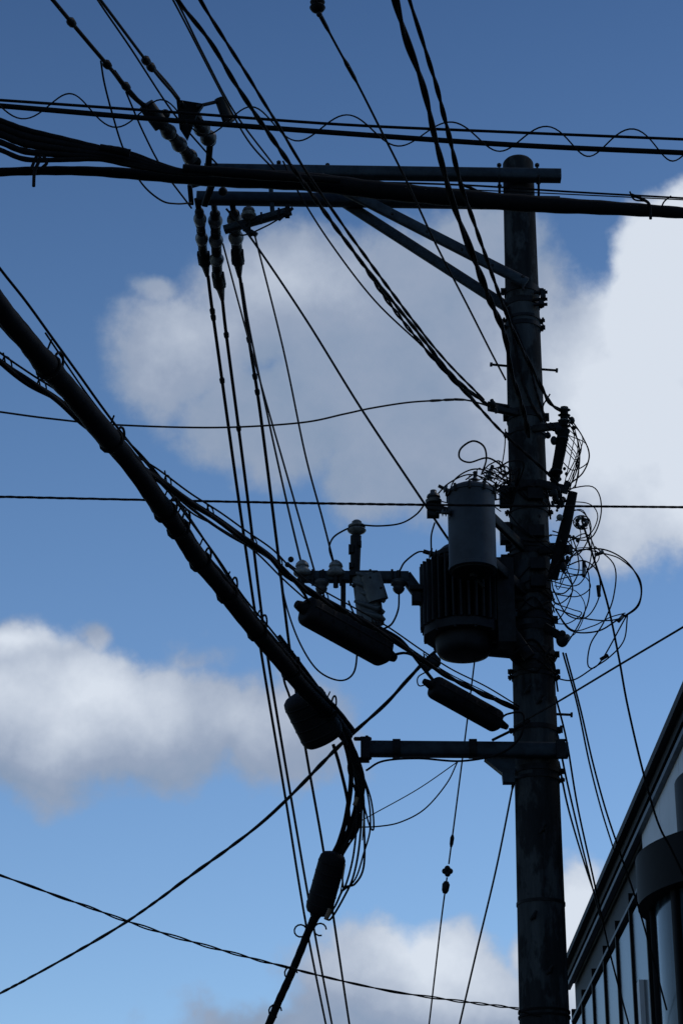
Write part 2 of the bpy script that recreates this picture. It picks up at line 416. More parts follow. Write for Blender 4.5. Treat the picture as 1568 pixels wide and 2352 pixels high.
b.beam(Vector((cx2+0.1,Y2+0.05,zb+H*0.6)),Vector((cx2+0.38,Y2+0.12,zb+H*0.6)),0.06,0.07,M_DARK)
b.box(Vector((cx2+0.24,Y2-0.10,zb+H*0.42)),(0.10,0.14,0.52),M_DARK)
b.obj('flange_and_hangers',tr2)
b=B()
bushing(b,S(1002,1275,11.65),Vector((-0.95,0,0.3)).normalized(),0.034,0.05,2)
b.obj('bushing',tr2)
e=empty('cutout_insulator')
b=B(); c=S(995,1145,11.4)
b.lathe(c-Vector((0,0,.035)),c+Vector((0,0,.05)),[(0,.022),(.05,.045),(.25,.048),(.4,.03),(.5,.04),(.65,.036),(.8,.02),(1,.018)],M_PORCD,20); b.obj('porcelain',e)
b=B(); b.tube([c-Vector((0,0,.12)),c-Vector((0,0,.03))],0.02,M_DARK,8); b.beam(S(980,1180,11.4),S(1008,1180,11.4),0.05,0.045,M_DARK); b.beam(S(982,1165,11.38),S(1030,1172,11.36),0.03,0.03,M_DARK); b.obj('clamp',e)

# ================================================================ SPLICE CLOSURES
def closure(x0,y0,Y0,x1,y1,Y1,w,h,name='cable_splice_closure',ribs=6):
    e=empty(name); p0=S(x0,y0,Y0); p1=S(x1,y1,Y1); o=B(); ax_=p1-p0; L=ax_.length; t=ax_.normalized()
    u=Vector((0,0,1)); u=(u-t*u.dot(t)).normalized(); v=t.cross(u)
    prof=[(0,0.72),(0.008,0.84),(0.03,0.95),(0.06,1.0),(0.94,1.0),(0.97,0.95),(0.992,0.84),(1,0.72)]
    vs=[];fs=[];n=24
    for q,k in prof:
        for j in range(n):
            a=2*math.pi*j/n; ca,sa=math.cos(a),math.sin(a); e_=0.55
            vs.append(p0+ax_*q+v*(math.copysign(abs(ca)**e_,ca)*w/2*k)+u*(math.copysign(abs(sa)**e_,sa)*h/2*k))
    for i in range(len(prof)-1):
        for j in range(n): fs.append([i*n+j,i*n+(j+1)%n,(i+1)*n+(j+1)%n,(i+1)*n+j])
    fs.append(list(range(n))[::-1]); fs.append([(len(prof)-1)*n+j for j in range(n)])
    o.add(vs,fs,M_CLOS,True); o.obj('housing',e)
    o=B()
    for i in range(ribs):
        q=p0+ax_*((i+0.7)/(ribs+0.4)); o.beam(q-t*0.008,q+t*0.008,w*1.03,h*0.86,M_CLOS,up=u,bev=0.25)
    o.beam(p0+ax_*0.04+u*h*0.02,p0+ax_*0.96+u*h*0.02,w*1.06,h*0.06,M_CLOS,up=u)
    for s_ in (0.0,1.0):
        q=p0+ax_*s_; dd=t*(1 if s_ else -1); o.tube([q,q+dd*0.06],[w*0.28,w*0.16],M_CABLE,10)
    o.obj('ribs_and_seals',e); return e
closure(700,1398,11.0,888,1502,11.35,0.14,0.16)
closure(992,1575,11.45,1145,1660,11.7,0.10,0.125)
def drum(x0,y0,Y0,x1,y1,Y1,R,n,name):
    e=empty(name); p0=S(x0,y0,Y0); p1=S(x1,y1,Y1); o=B()
    o.lathe(p0,p1,[(0,R*.4),(.03,R*.8),(.08,R*.95),(.15,R),(.85,R),(.92,R*.95),(.97,R*.8),(1,R*.4)],M_CLOS,32); o.obj('housing',e)
    o=B(); t=(p1-p0).normalized()
    for i in range(n):
        q=p0.lerp(p1,(i+1)/(n+1)); o.lathe(q-t*.006,q+t*.006,[(0,R*1.0),(.2,R*1.02),(.8,R*1.02),(1,R)],M_CLOS,32)
    o.obj('bands',e); return e
drum(690,1590,11.3,748,1706,11.45,0.120,4,'cable_splice_closure')
drum(768,1958,11.7,728,2102,11.85,0.075,5,'cable_splice_closure')

# ================================================================ WIRES
def lumps(o,pp,Y0,Y1,ts,r,L=0.06):
    q=path(pp,Y0,Y1); 
    for t in ts:
        i=int(t*(len(q)-2)); d=(q[i+1]-q[i]).normalized(); o.tube([q[i]-d*L/2,q[i]-d*L/4,q[i]+d*L/4,q[i]+d*L/2],[r*.5,r,r*.9,r*.5],M_DARK,8)
def power(pp,Y0,Y1,r,ts=(),lr=0.022,name='power_line',L=0.07,m=None):
    o=B(); o.tube(path(pp,Y0,Y1),r,m or M_WIRE,8); lumps(o,pp,Y0,Y1,ts,lr,L); return o.obj(name)
power([(30,-110),(122,0),(190,82),(265,170),(330,245)],9.3,10.9,0.012,(0.45,0.72,0.74,0.9),0.026)
power([(262,165),(300,215),(340,250)],10.5,10.95,0.015)
power([(160,-90),(235,5),(348,155),(410,228)],9.4,11.1,0.009,(0.66,0.70),0.028)
power([(345,150),(385,195),(410,228)],10.7,11.1,0.014)
power([(165,-100),(225,0),(300,110),(395,255),(470,345),(520,400)],9.3,12.0,0.006)
power([(340,-110),(405,0),(470,130),(540,260),(628,378)],8.8,11.9,0.006)
power([(330,-110),(395,-5),(520,235),(575,330),(640,400)],8.8,11.9,0.006)
power([(232,140),(240,190),(258,260),(285,345),(325,420),(370,460),(405,468),(440,466)],10.5,12.0,0.006,name='jumper_wire')
power([(290,212),(330,305),(375,390),(440,478)],10.7,12.1,0.006,name='jumper_wire')
power([(478,634),(486,700),(500,800),(550,1160),(600,1500),(655,1830),(702,2120),(748,2352),(775,2480)],12.95,27,0.0120,(0.16,0.2,0.3),0.02)
power([(511,690),(520,770),(545,960),(572,1170),(612,1490),(668,1830),(722,2140),(762,2352),(785,2480)],13.2,27,0.0120,(0.13,0.28),0.02)
power([(551,636),(575,800),(598,950),(636,1250),(668,1510),(705,1740),(742,1950),(772,2150),(802,2352),(822,2480)],12.9,26,0.0120,(0.1,0.17,0.2),0.02)
power([(556,650),(574,760),(620,980),(660,1160),(692,1295)],12.9,11.72,0.0065,name='service_wire')
power([(512,560),(560,740),(610,920),(670,1130),(722,1312)],12.5,11.75,0.006,name='service_wire')
power([(585,540),(650,800),(700,1040),(740,1190),(766,1292)],12.2,11.72,0.006,name='service_wire')
power([(520,480),(575,545),(700,730),(830,940),(975,1158),(1030,1240),(1110,1350)],12.1,11.4,0.0072,name='service_wire')
power([(650,370),(690,450),(760,560),(860,690),(975,800),(1060,885),(1125,965),(1160,1000)],11.8,11.85,0.006,name='service_wire')
twisted('service_cable',[(350,-95),(408,0),(480,92),(555,215),(640,340),(700,425),(830,602),(960,765),(1040,865),(1118,930)],7.6,11.85,0.0078,0.004,0.34,2)
twisted('service_cable',[(420,-90),(463,5),(560,160),(640,290),(720,420),(870,632),(1005,808),(1110,918)],7.7,11.85,0.006,0.0028,0.4,2)
twisted('service_cable',[(830,602),(900,705),(1000,830),(1080,915),(1150,990),(1210,1045),(1270,1100),(1290,1130)],10.5,11.8,0.0062,0.005,0.2,2,step=0.02)
power([(735,35),(778,115),(822,195),(880,310),(935,420),(1000,560),(1072,700),(1125,805),(1160,872)],8.5,11.9,0.0062,(0.02,0.22),0.012,L=0.2,name='guy_wire')
power([(700,-90),(728,10)],8.0,8.45,0.006,name='guy_wire')
o=B(); c=S(729,12,8.45); o.lathe(c-Vector((0,0,.035)),c+Vector((0,0,.035)),[(0,.015),(.1,.03),(.3,.038),(.45,.03),(.5,.024),(.55,.03),(.75,.036),(.9,.03),(1,.012)],M_DARK,20); o.ball(S(733,33,8.45),0.014,M_DARK); o.obj('guy_insulator')
twisted('triplex_service_cable',[(890,-90),(908,0),(933,92),(972,200),(998,315),(1038,460),(1080,575),(1125,690),(1160,775),(1172,850),(1200,940),(1212,1000)],8.0,11.78,0.0110,0.0075,0.5,2)
twisted('triplex_service_cable',[(915,-90),(940,0),(962,70),(998,185),(1030,310),(1058,425),(1098,540),(1138,655),(1180,765),(1230,865),(1262,925),(1290,945)],8.2,11.72,0.0078,0.005,0.4,2)
e=empty('lashed_cable')
pp1=[(-80,226),(0,230),(400,258),(784,286),(1180,304),(1568,320),(1650,324)]
pp2=[(-80,238),(0,243),(400,277),(784,306),(1180,333),(1568,351),(1650,355)]
b=B(); b.tube(path(pp1,9.6,9.8),0.0080,M_CABLE,8); b.obj('messenger_wire',e)
b=B(); b.tube(path(pp2,9.6,9.8),0.0145,M_CABLE,8); b.obj('cable',e)
mid=[((a[0]+c[0])/2,(a[1]+c[1])/2) for a,c in zip(pp1,pp2)]
b=B(); b.twist(path(mid,9.6,9.8),0.0044,0.076,0.495,M_CABLE,1,0.02,irr=.25); b.obj('lashing_spiral',e)
e=empty('trunk_cable')
b=B()
def thick(o,pp,Y0,Y1,r0,m=M_CABLE,sides=12):
    q=path([(a[0],a[1]) for a in pp],Y0,Y1,8); R=[]
    rs=[a[2] for a in pp]; k=(len(q)-1)/(len(pp)-1)
    for i in range(len(q)):
        f=i/k; j=min(int(f),len(pp)-2); t=f-j; R.append(r0*(rs[j]*(1-t)+rs[j+1]*t)*(1+0.04*math.sin(i*1.7)))
    o.tube(q,R,m,sides)
thick(b,[(-80,400,.72),(60,393,.74),(200,393,.8),(350,402,1.05),(500,408,1.6),(700,417,1.6),(850,435,1.55),(1000,450,1.5),(1200,467,1.45),(1400,478,1.2),(1568,489,.98),(1650,495,.95)],10.3,10.7,0.0335)
b.obj('main_cable',e)
b=B()
thick(b,[(420,388,.9),(600,402,1),(780,415,.6)],10.25,10.4,0.03)
for k,(y0,y1,r) in enumerate(((275,350,1.0),(290,358,1.2),(306,366,1.2),(324,372,1.0),(342,376,.8))):
    thick(b,[(-80,y0-24,r),(0,y0+2,r),(60,y0+24,r*1.1),(150,(y0+y1)/2+8,r),(230,y1-10,r),(300,y1+4,r),(420,392+k*2,r*.7),(560,398,r*.6)],10.1,10.3,0.0170)
thick(b,[(230,338,.9),(270,345,1.05),(299,352,1.1)],10.12,10.14,0.02)
b.obj('cable_tails',e)
b=B(); 
b.tube(path([(780,418),(950,421),(1100,427),(1300,440),(1568,455),(1650,460)],10.6,10.7),0.0065,M_CABLE,6)
b.tube(path([(700,415),(1000,432),(1300,446),(1568,459),(1650,463)],10.6,10.7),0.004,M_CABLE,6)
for x,y in ((1478,455),(1090,432)):
    b.tube(path([(x-30,y-8),(x-5,y+2),(x+12,y+15),(x+15,y+48)],10.6,10.62),0.009,M_CABLE,8)
b.tube(path([(1445,440),(1455,458),(1480,462)],10.6,10.62),0.005,M_CABLE,6); b.tube(path([(1540,450),(1525,462),(1518,475)],10.6,10.62),0.005,M_CABLE,6)
b.tube(path([(95,345),(90,370),(80,395),(78,428)],10.15,10.15),0.010,M_CABLE,6); b.tube(path([(72,388),(90,352),(108,372),(98,385)],10.15,10.15),0.009,M_CABLE,6)
b.obj('hanger_hooks',e)
# --- heavy diagonal bundle from upper left
e=empty('aerial_cable_bundle')
mainp=[(-70,600,1.15),(0,706,1.15),(50,768,1.05),(105,835,1.4),(160,898,1.2),(240,995,1.42),(300,1065,1.05),(368,1160,1.35),(410,1215,.95),(448,1275,1.3),(500,1335,.95),(545,1395,1.28),(605,1468,1.1),(650,1520,1.1),(700,1580,1.0),(760,1640,.95),(800,1690,.8)]
b=B(); thick(b,mainp,6.6,11.75,0.033,sides=14)
thick(b,[(x+9,y-13,.5) for x,y,_ in mainp],6.6,11.75,0.033); thick(b,[(x-9,y+12,.42) for x,y,_ in mainp],6.6,11.75,0.033)
b.obj('trunk',e)
b=B(); thick(b,[(-70,640,1),(0,735,1),(60,800,1),(110,850,1),(200,962,1),(300,1080,.7)],6.6,9,0.017); b.obj('second_trunk',e)
b=B(); mess=[(-70,520),(0,616),(60,692),(120,775),(180,858),(240,942),(300,1020),(370,1105),(440,1200),(505,1290),(560,1372),(625,1450),(680,1525)]
b.tube(path(mess,6.7,11.6),0.0055,M_CABLE,8); 
mess2=[(105,765),(200,905),(265,985),(330,1050),(395,1130),(470,1240),(540,1350),(600,1420),(660,1490)]
b.tube(path(mess2,7.4,11.5),0.004,M_CABLE,6); b.obj('messenger_wire',e)
b=B()
q=path([(m[0],m[1]) for m in mainp],6.6,11.75); fr=frames(q)
for f in (0.20,0.335,0.46,0.5,0.585,0.66,0.74,0.84,0.93):
    i=int(f*(len(q)-1)); p=q[i]; t,u,v=fr[i]; s_=0.65+0.4*random.random()
    b.tube([p+u*(0.055*s_+0.052*s_*math.cos(a))+t*(0.05*s_*math.sin(a)+0.04)+v*0.03*math.cos(a*0.5) for a in [k*0.35-2.9 for k in range(15)]],0.0055,M_CABLE,6)
    b.tube([p+(u*math.cos(a)+v*math.sin(a))*0.047 for a in [k*2*math.pi/12 for k in range(13)]],0.008,M_CABLE,6)
    b.tube([p+u*0.04-v*0.02,p+u*0.10-t*0.03+v*0.02],0.004,M_CABLE,5)
b.obj('hanger_rings',e)
# --- second lashed cable
e=empty('aerial_cable_bundle')
pA=[(-60,785),(0,832),(70,880),(140,925),(200,980),(255,1020),(300,1060),(360,1098),(430,1150),(500,1195),(560,1238),(620,1280),(665,1325),(720,1365),(800,1410),(880,1455),(960,1510),(1030,1555),(1110,1595),(1185,1628)]
b=B(); b.twist(path(pA,7.2,11.85),0.0100,0.006,0.7,M_CABLE,2,0.03,8); b.obj('twisted_cable',e)
b=B()
for dy,dx,r in ((-18,6,0.0045),(-8,0,0.0035)):
    b.tube(path([(x+dx,y+dy*(1 if x<1150 else .3)) for x,y in pA],7.2,11.85),r,M_CABLE,6)
b.tube(path([(350,1085),(430,1160),(520,1225),(600,1270),(640,1300),(690,1352),(710,1385)],9.0,11.0),0.008,M_CABLE,6)
b.tube(path([(330,1070),(430,1170),(500,1210),(580,1262),(650,1330),(700,1375)],9.0,11.0),0.005,M_CABLE,6)
b.tube(path([(870,1440),(920,1470),(960,1520),(1000,1570)],11.2,11.5),0.010,M_CABLE,6)
b.tube(path([(890,1508),(930,1500),(960,1515),(985,1550)],11.3,11.5),0.008,M_CABLE,6)
b.tube(path([(1145,1655),(1165,1640),(1200,1640),(1195,1690),(1150,1730),(1060,1748),(960,1742),(880,1748),(840,1770)],11.7,11.75),0.006,M_CABLE,6)
b.tube(path([(1130,1700),(1190,1670),(1215,1655)],11.75,11.85),0.008,M_CABLE,6)
b.obj('messenger_and_tails',e)
b=B(); q=path(pA,7.2,11.85); fr=frames(q)
f=.07
while f<.93:
    i=int(f*(len(q)-1)); p=q[i]; t,u,v=fr[i]; g=random.uniform(.6,1.0)
    b.tube([p+u*(0.02+0.032*g*math.cos(a))+t*(0.022*math.sin(a)+a*0.004) for a in [k*0.45-3 for k in range(14)]],0.0033,M_CABLE,5)
    b.tube([p-u*0.01,p+u*0.065*g-t*0.03],0.0035,M_CABLE,5); f+=random.uniform(.045,.085)
b.obj('hanger_rings',e)
b=B(); b.beam(S(975,1535,11.5),S(1005,1510,11.5),0.04,0.05,M_DARK); b.ball(S(1000,1522,11.5),0.03,M_DARK,8); b.tube([S(985,1515,11.5),S(1010,1520,11.5)],0.012,M_DARK,6)
b.tube(path([(985,1540),(960,1555),(962,1575),(985,1570)],11.5,11.5),0.004,M_CABLE,5); b.obj('suspension_clamp',e)
# --- hanging loops and down-going cable tails below the trunk
e=empty('cable_drop_bundle')
b=B()
strands=[([(655,1480),(690,1545),(740,1590),(790,1670),(822,1760),(822,1850),(800,1920),(775,1965)],.011),
 ([(670,1540),(720,1580),(770,1640),(812,1720),(835,1800),(815,1890),(790,1950),(780,1990)],.010),
 ([(690,1560),(750,1640),(800,1700),(818,1790),(815,1870),(790,1940)],.012),
 ([(760,1650),(790,1700),(806,1780),(796,1870),(780,1930),(765,1962)],.014),
 ([(765,1710),(780,1760),(798,1840),(800,1900),(785,1945)],.010),
 ([(780,1690),(815,1740),(850,1830),(858,1900),(848,1895),(828,1820)],.005),
 ([(790,1700),(830,1800),(836,1900),(835,1990),(815,2030),(790,2040),(770,2080),(750,2112)],.006),
 ([(800,1710),(828,1830),(826,1930),(812,2010),(790,2060),(760,2110),(748,2108)],.006),
 ([(810,1720),(843,1820),(850,1900),(835,1960),(815,2020),(782,2050)],.005),
 ([(805,1740),(800,1770),(820,1840),(812,1960),(790,2040),(785,1990)],.006),
 ([(650,1490),(655,1520),(652,1560),(665,1600),(675,1640)],.007),
 ([(640,1460),(700,1540),(745,1600),(790,1650),(810,1680)],.012)]
for pp,r in strands: b.tube(path(pp,11.45,11.8),r,M_CABLE,8)
for k in range(10):
    j=[random.uniform(-14,14) for _ in range(4)]
    b.tube(path([(700+j[0],1570+j[1]),(770+j[2],1660),(812+j[0]*.8,1740),(825+j[1]*.8,1830),(810+j[2],1900),(780+j[3]*.7,1960)],11.5,11.8),0.007,M_CABLE,6)
b.obj('cable_strands',e)
b=B(); thick(b,[(730,2095,1.3),(712,2130,1),(690,2185,1),(665,2245,1),(640,2300,1),(618,2352,1.05),(580,2440,1)],11.85,12.3,0.022)
for x,y in ((690,2138),(735,2135),(668,2235),(632,2322)):
    c=S(x,y,11.8); b.tube([c+Vector((0.034*math.cos(a),0.0,0.034*math.sin(a))) for a in [k*0.5 for k in range(11)]],0.005,M_CABLE,6)
b.obj('down_cable',e)
b=B()
for x,y,x2,y2 in ((820,1832,814,1850),(758,2088,748,2112),(655,1485,662,1510)): b.tube([S(x,y,11.5),S(x2,y2,11.5)],0.012,M_YEL,8)
for x,y,x2,y2 in ((792,1985,782,2050),(835,1880,832,1930)): b.tube([S(x,y,11.5),S(x2,y2,11.5)],0.004,M_YEL,6)
b.obj('tags',e)
wire('jumper_wire',[(640,1310),(660,1400),(690,1480),(730,1540),(780,1563),(812,1545),(820,1490),(818,1430),(800,1380)],11.3,11.6,.0055)
wire('jumper_wire',[(765,1292),(756,1260),(765,1235),(790,1218),(815,1208)],11.7,11.75,.0055)
wire('jumper_wire',[(822,1205),(870,1208),(920,1202),(955,1182),(975,1158)],11.72,11.5,.0055)
wire('jumper_wire',[(918,1310),(930,1290),(960,1268),(985,1270)],11.72,11.6,.0055)
wire('jumper_wire',[(916,1365),(914,1400),(900,1432),(880,1445)],11.7,11.66,.006)
wire('jumper_wire',[(720,1365),(745,1400),(780,1418),(810,1410)],11.6,11.6,.0045)
wire('jumper_wire',[(990,1268),(990,1230),(998,1200)],11.5,11.42,.0055)
twisted('messenger_wire',[(-80,1139),(0,1141),(784,1157),(1568,1165),(1650,1166)],10.2,10.3,.0060,.0012,0.10,2,step=.02)
power([(-80,935),(0,946),(120,962),(270,976),(500,982),(690,971),(790,951),(850,938),(932,925),(1000,920),(1060,918),(1100,926),(1140,940)],9.6,11.85,.0055,(0.76,0.8,0.84),0.009,L=0.12,name='service_wire')
twisted('service_wire',[(-90,2325),(0,2282),(130,2212),(290,2118),(440,2010),(610,1882),(780,1712),(880,1622),(935,1562),(995,1500),(1100,1420)],22,12.0,.0105,.0035,0.8,2)
wire('service_wire',[(1180,1668),(1280,1612),(1420,1528),(1568,1440),(1650,1390)],11.9,9.3,.006)
twisted('drop_wire',[(-80,1985),(0,2010),(180,2075),(380,2145),(640,2217),(900,2277),(1190,2317)],8.6,11.85,.0036,.0040,0.42,2)
wire('drop_wire',[(1300,2327),(1250,2335),(1190,2322)],11.9,11.84,.005)
power([(1090,1512),(1068,1690),(1045,1870),(1030,1985)],11.8,12.1,.0045,(.9,),.012,name='guy_wire')
power([(1026,2015),(1012,2120),(985,2352),(975,2430)],12.1,12.4,.0045,name='guy_wire',ts=(.1,))
o=B(); c=S(1027,2001,12.1)
for dx,dz in ((0,0.016),(0,-0.016),(0.015,0),(-0.015,0)): o.ball(c+Vector((dx,0,dz)),0.017,M_DARK,8)
o.obj('guy_insulator')
power([(1178,1800),(1140,1990),(1095,2180),(1055,2352),(1035,2440)],11.95,12.5,.0055,(.02,),.01,name='guy_wire')
wire('drop_wire',[(1050,1750),(960,1812),(860,1868),(815,1893)],11.8,11.8,.003)
wire('drop_wire',[(1050,1750),(1025,1800),(975,1858),(920,1888),(870,1898),(815,1900)],11.8,11.8,.0042)
power([(1335,1195),(1365,1290),(1395,1390),(1420,1510),(1440,1620),(1475,1770),(1510,1890),(1545,1960),(1600,2080)],11.9,12.8,.0068,name='service_wire')
power([(1298,1500),(1330,1620),(1360,1750),(1390,1860),(1425,1965),(1470,2100),(1530,2320)],12,13.0,.006,name='service_wire')
power([(1292,1500),(1325,1620),(1352,1750),(1380,1860),(1408,1950)],12,15.5,.006,name='service_wire')
power([(1275,1600),(1300,1700),(1325,1850),(1360,2010),(1400,2190),(1450,2380)],12,14.5,.006,name='service_wire')
power([(1280,1690),(1300,1790),(1330,1920),(1355,2020),(1378,2110)],12,17,.0065,name='service_wire')
power([(1282,1750),(1305,1860),(1340,1980),(1370,2070)],12,17,.0065,name='service_wire')

# ================================================================ RIGHT-HAND HARDWARE
e=empty('cable_termination')
b=B()
def shedrod(p0,p1,r,rings):
    b.tube([p0,p1],r*0.62,M_CABLE,12); t=(p1-p0).normalized()
    for i in range(rings):
        q=p0.lerp(p1,(i+.5)/rings); b.lathe(q-t*.007,q+t*.007,[(0,r*.6),(.45,r),(.6,r),(1,r*.6)],M_DARK if i%2 else M_PORC,18)
shedrod(S(1295,935,11.7),S(1294,985,11.72),0.038,4)
b.tube([S(1294,985,11.72),S(1285,1040,11.75),S(1272,1105,11.8)],[0.036,0.034,0.03],M_CABLE,14)
for y in (992,1010,1085): 
    c=S(1293-(y-985)*0.18,y,11.73); b.lathe(c-Vector((0,0,.008)),c+Vector((0,0,.008)),[(0,.036),(.3,.043),(.7,.043),(1,.036)],M_DARK,18)
b.tube([S(1315,1130,11.7),S(1300,1200,11.75),S(1285,1260,11.78),S(1268,1330,11.82)],[0.028,0.034,0.036,0.032],M_CABLE,14)
b.obj('terminations',e)
b=B()
b.beam(S(1225,985,11.88),S(1285,978,11.74),0.03,0.045,M_DARK)
b.beam(S(1235,1110,11.88),S(1300,1125,11.74),0.04,0.05,M_DARK)
b.beam(S(1240,1265,11.88),S(1310,1262,11.76),0.04,0.05,M_DARK)
b.beam(S(1250,1440,11.9),S(1300,1470,11.8),0.03,0.05,M_DARK)
b.beam(S(1165,1440,11.85),S(1215,1510,11.82),0.03,0.07,M_DARK)
for _ in range(52):
    x=random.gauss(1284,16); y=random.choice([random.gauss(1135,22),random.gauss(1135,25),random.gauss(1250,40),random.gauss(980,10)])
    c=S(x,y,random.uniform(11.68,11.9)); b.ball(c,random.uniform(.008,.022),M_DARK if random.random()<.93 else M_PORC,6,(1,1,random.uniform(.8,1.8)))
b.obj('brackets_and_clamps',e)
b=B()
c=S(1335,1200,11.8); 
for k in range(9):
    a=k*.7; b.ball(c+Vector((.028*math.cos(a),.01*math.sin(a*2),.03*math.sin(a))),.014,M_DARK if k%3 else M_PORC,8)
b.tube([c+Vector((.05*math.cos(a),0,.045*math.sin(a))) for a in [k*.45 for k in range(13)]],.004,M_CABLE,6)
c=S(1290,1470,11.75); b.ball(c,.036,M_DARK,10,(1,1,1.2)); b.ball(c+Vector((.0,-.02,.03)),.022,M_DARK,8); b.ball(c+Vector((.03,0,.02)),.016,M_PORC,8)
b.obj('insulator_cluster',e)
b=B(); b.beam(S(1122,935,11.8),S(1185,948,11.9),0.035,0.045,M_DARK); b.tube([S(1128,918,11.8),S(1140,948,11.8)],.012,M_DARK,8); b.tube([S(1120,925,11.8),S(1168,933,11.85)],.010,M_DARK,8); b.ball(S(1130,928,11.78),.022,M_DARK,8)
b.obj('service_bracket',pole)

e=empty('jumper_wire_tangle')
b=B()
hand=[([(1290,1312),(1325,1268),(1385,1262),(1440,1292),(1470,1345),(1462,1392),(1415,1425),(1370,1450),(1310,1448),(1275,1400)],.0048),
 ([(1268,1350),(1300,1410),(1345,1418),(1375,1370),(1372,1315),(1340,1288),(1300,1300)],.0042),
 ([(1365,1255),(1410,1300),(1408,1370),(1385,1430),(1355,1480),(1350,1530),(1378,1520),(1440,1410)],.0042),
 ([(1375,1268),(1425,1285),(1468,1330),(1468,1385),(1440,1412),(1400,1425),(1340,1420),(1275,1398)],.0042),
 ([(1440,1412),(1432,1470),(1400,1508),(1360,1535),(1315,1562),(1275,1558)],.0045),
 ([(1262,1380),(1310,1445),(1360,1438),(1400,1418),(1435,1408)],.0035),
 ([(1255,1330),(1290,1280),(1335,1262),(1372,1268)],.004),
 ([(1300,1240),(1345,1300),(1352,1370),(1330,1430),(1300,1480)],.004),
 ([(1297,945),(1335,1000),(1352,1045),(1338,1085),(1310,1110)],.0045),
 ([(1298,960),(1325,1010),(1330,1060),(1320,1120)],.0045),
 ([(1299,950),(1320,990),(1325,1040),(1300,1095)],.0035),
 ([(1305,1000),(1345,1020),(1350,1060),(1315,1080),(1290,1060)],.0035),
 ([(1262,905),(1245,940),(1262,985),(1300,990)],.005),
 ([(1105,1090),(1116,1055),(1110,1025),(1085,1013),(1058,1030),(1055,1052),(1078,1062),(1120,1052),(1160,1075)],.0060),
 ([(1030,1135),(1045,1100),(1085,1078),(1130,1085),(1165,1110)],.0045),
 ([(1000,1140),(1030,1110),(1075,1090),(1120,1100)],.0045),
 ([(1090,1115),(1120,1150),(1140,1120),(1165,1105)],.0045),
 ([(1005,1150),(1060,1160),(1110,1150),(1150,1175)],.004),
 ([(1165,1290),(1140,1320),(1160,1360),(1175,1400)],.0045),
 ([(1168,1180),(1200,1215),(1260,1260),(1300,1290)],.0045),
 ([(1160,985),(1158,1030),(1150,1080)],.004),
 ([(1180,1500),(1210,1480),(1240,1500),(1265,1540)],.004),
]
for pp,r in hand: b.tube(path(pp,11.72,11.78),r,M_CABLE,6)
for k in range(14):
    ya=random.uniform(1130,1400); yb=ya+random.uniform(30,140); bx_=random.uniform(1305,1380); x0=random.uniform(1265,1300)
    b.tube(path([(x0,ya),(bx_-20,ya+random.uniform(-25,15)),(bx_,(ya+yb)/2),(bx_-30,yb+random.uniform(-5,25)),(x0-random.uniform(0,30),yb)],random.uniform(11.65,11.85),11.8),random.choice([.003,.0035,.004]),M_CABLE,6)
for k in range(7):
    ya=random.uniform(950,1060); bx_=random.uniform(1310,1345)
    b.tube(path([(1296,ya),(bx_,ya+40),(bx_-5,ya+80),(1300+random.uniform(-10,10),1130)],11.7,11.75),.003,M_CABLE,6)
for k in range(24):
    x0=random.uniform(1060,1150); y0=random.uniform(1070,1150)
    b.tube(path([(x0,y0),(x0+random.uniform(-10,40),y0-random.uniform(-20,30)),(x0+random.uniform(20,60),y0+random.uniform(-20,30)),(1172,random.uniform(1070,1180))],random.uniform(11.45,11.65),11.85),random.choice([.003,.004,.005]),M_CABLE,6)
for k in range(18):
    y=random.uniform(1080,1500); 
    q=[axis(yz(y+dy))+Vector((math.sin(a),-math.cos(a),0))*(prad(yz(y))+.014) for a,dy in ((-1.5,0),(-.8,random.uniform(0,40)),(0,random.uniform(0,60)),(.8,random.uniform(0,60)),(1.5,random.uniform(0,80)))]
    b.tube(catmull(q,6),random.choice([.004,.006]),M_CABLE,6)
b.obj('loops',e)
b=B()
for x,y,x2,y2 in ((1418,1428,1432,1412),(1378,1515,1395,1505),(1340,1290,1340,1325),(1365,1275,1385,1268),(1372,1345,1375,1370)): b.tube([S(x,y,11.74),S(x2,y2,11.74)],.011,M_DARK,8)
for x,y,x2,y2 in ((1424,1422,1429,1416),(1340,1305,1340,1320),(1376,1268,1384,1266)): b.tube([S(x,y,11.72),S(x2,y2,11.72)],.010,M_PORC,8)
b.obj('sleeves',e)
b=B()
q=[axis(yz(y))+Vector((math.sin(a),-math.cos(a),0))*(prad(yz(y))+.012) for y,a in ((700,-.9),(780,-.6),(860,-.3),(930,.2),(965,.9))]
b.twist(catmull(q,8),.006,.006,.12,M_CABLE,2,.02)
q=[axis(yz(y))+Vector((math.sin(a),-math.cos(a),0))*(prad(yz(y))+.012) for y,a in ((745,-.6),(830,.1),(900,.5),(950,1.1))]
b.twist(catmull(q,8),.005,.005,.10,M_CABLE,2,.02)
b.obj('riser_cable',pole)
b=B()
for y,dy in ((1130,0),(1215,0),(1290,10),(1330,30)):
    z=yz(y); c=axis(z); b.box(c+Vector((-prad(z)-.03,-.03,0)),(.06,.08,.12),M_DARK); b.box(c+Vector((.03,-prad(z)-.02,-.03)),(.09,.04,.07),M_DARK)
b.obj('terminal_boxes',pole)

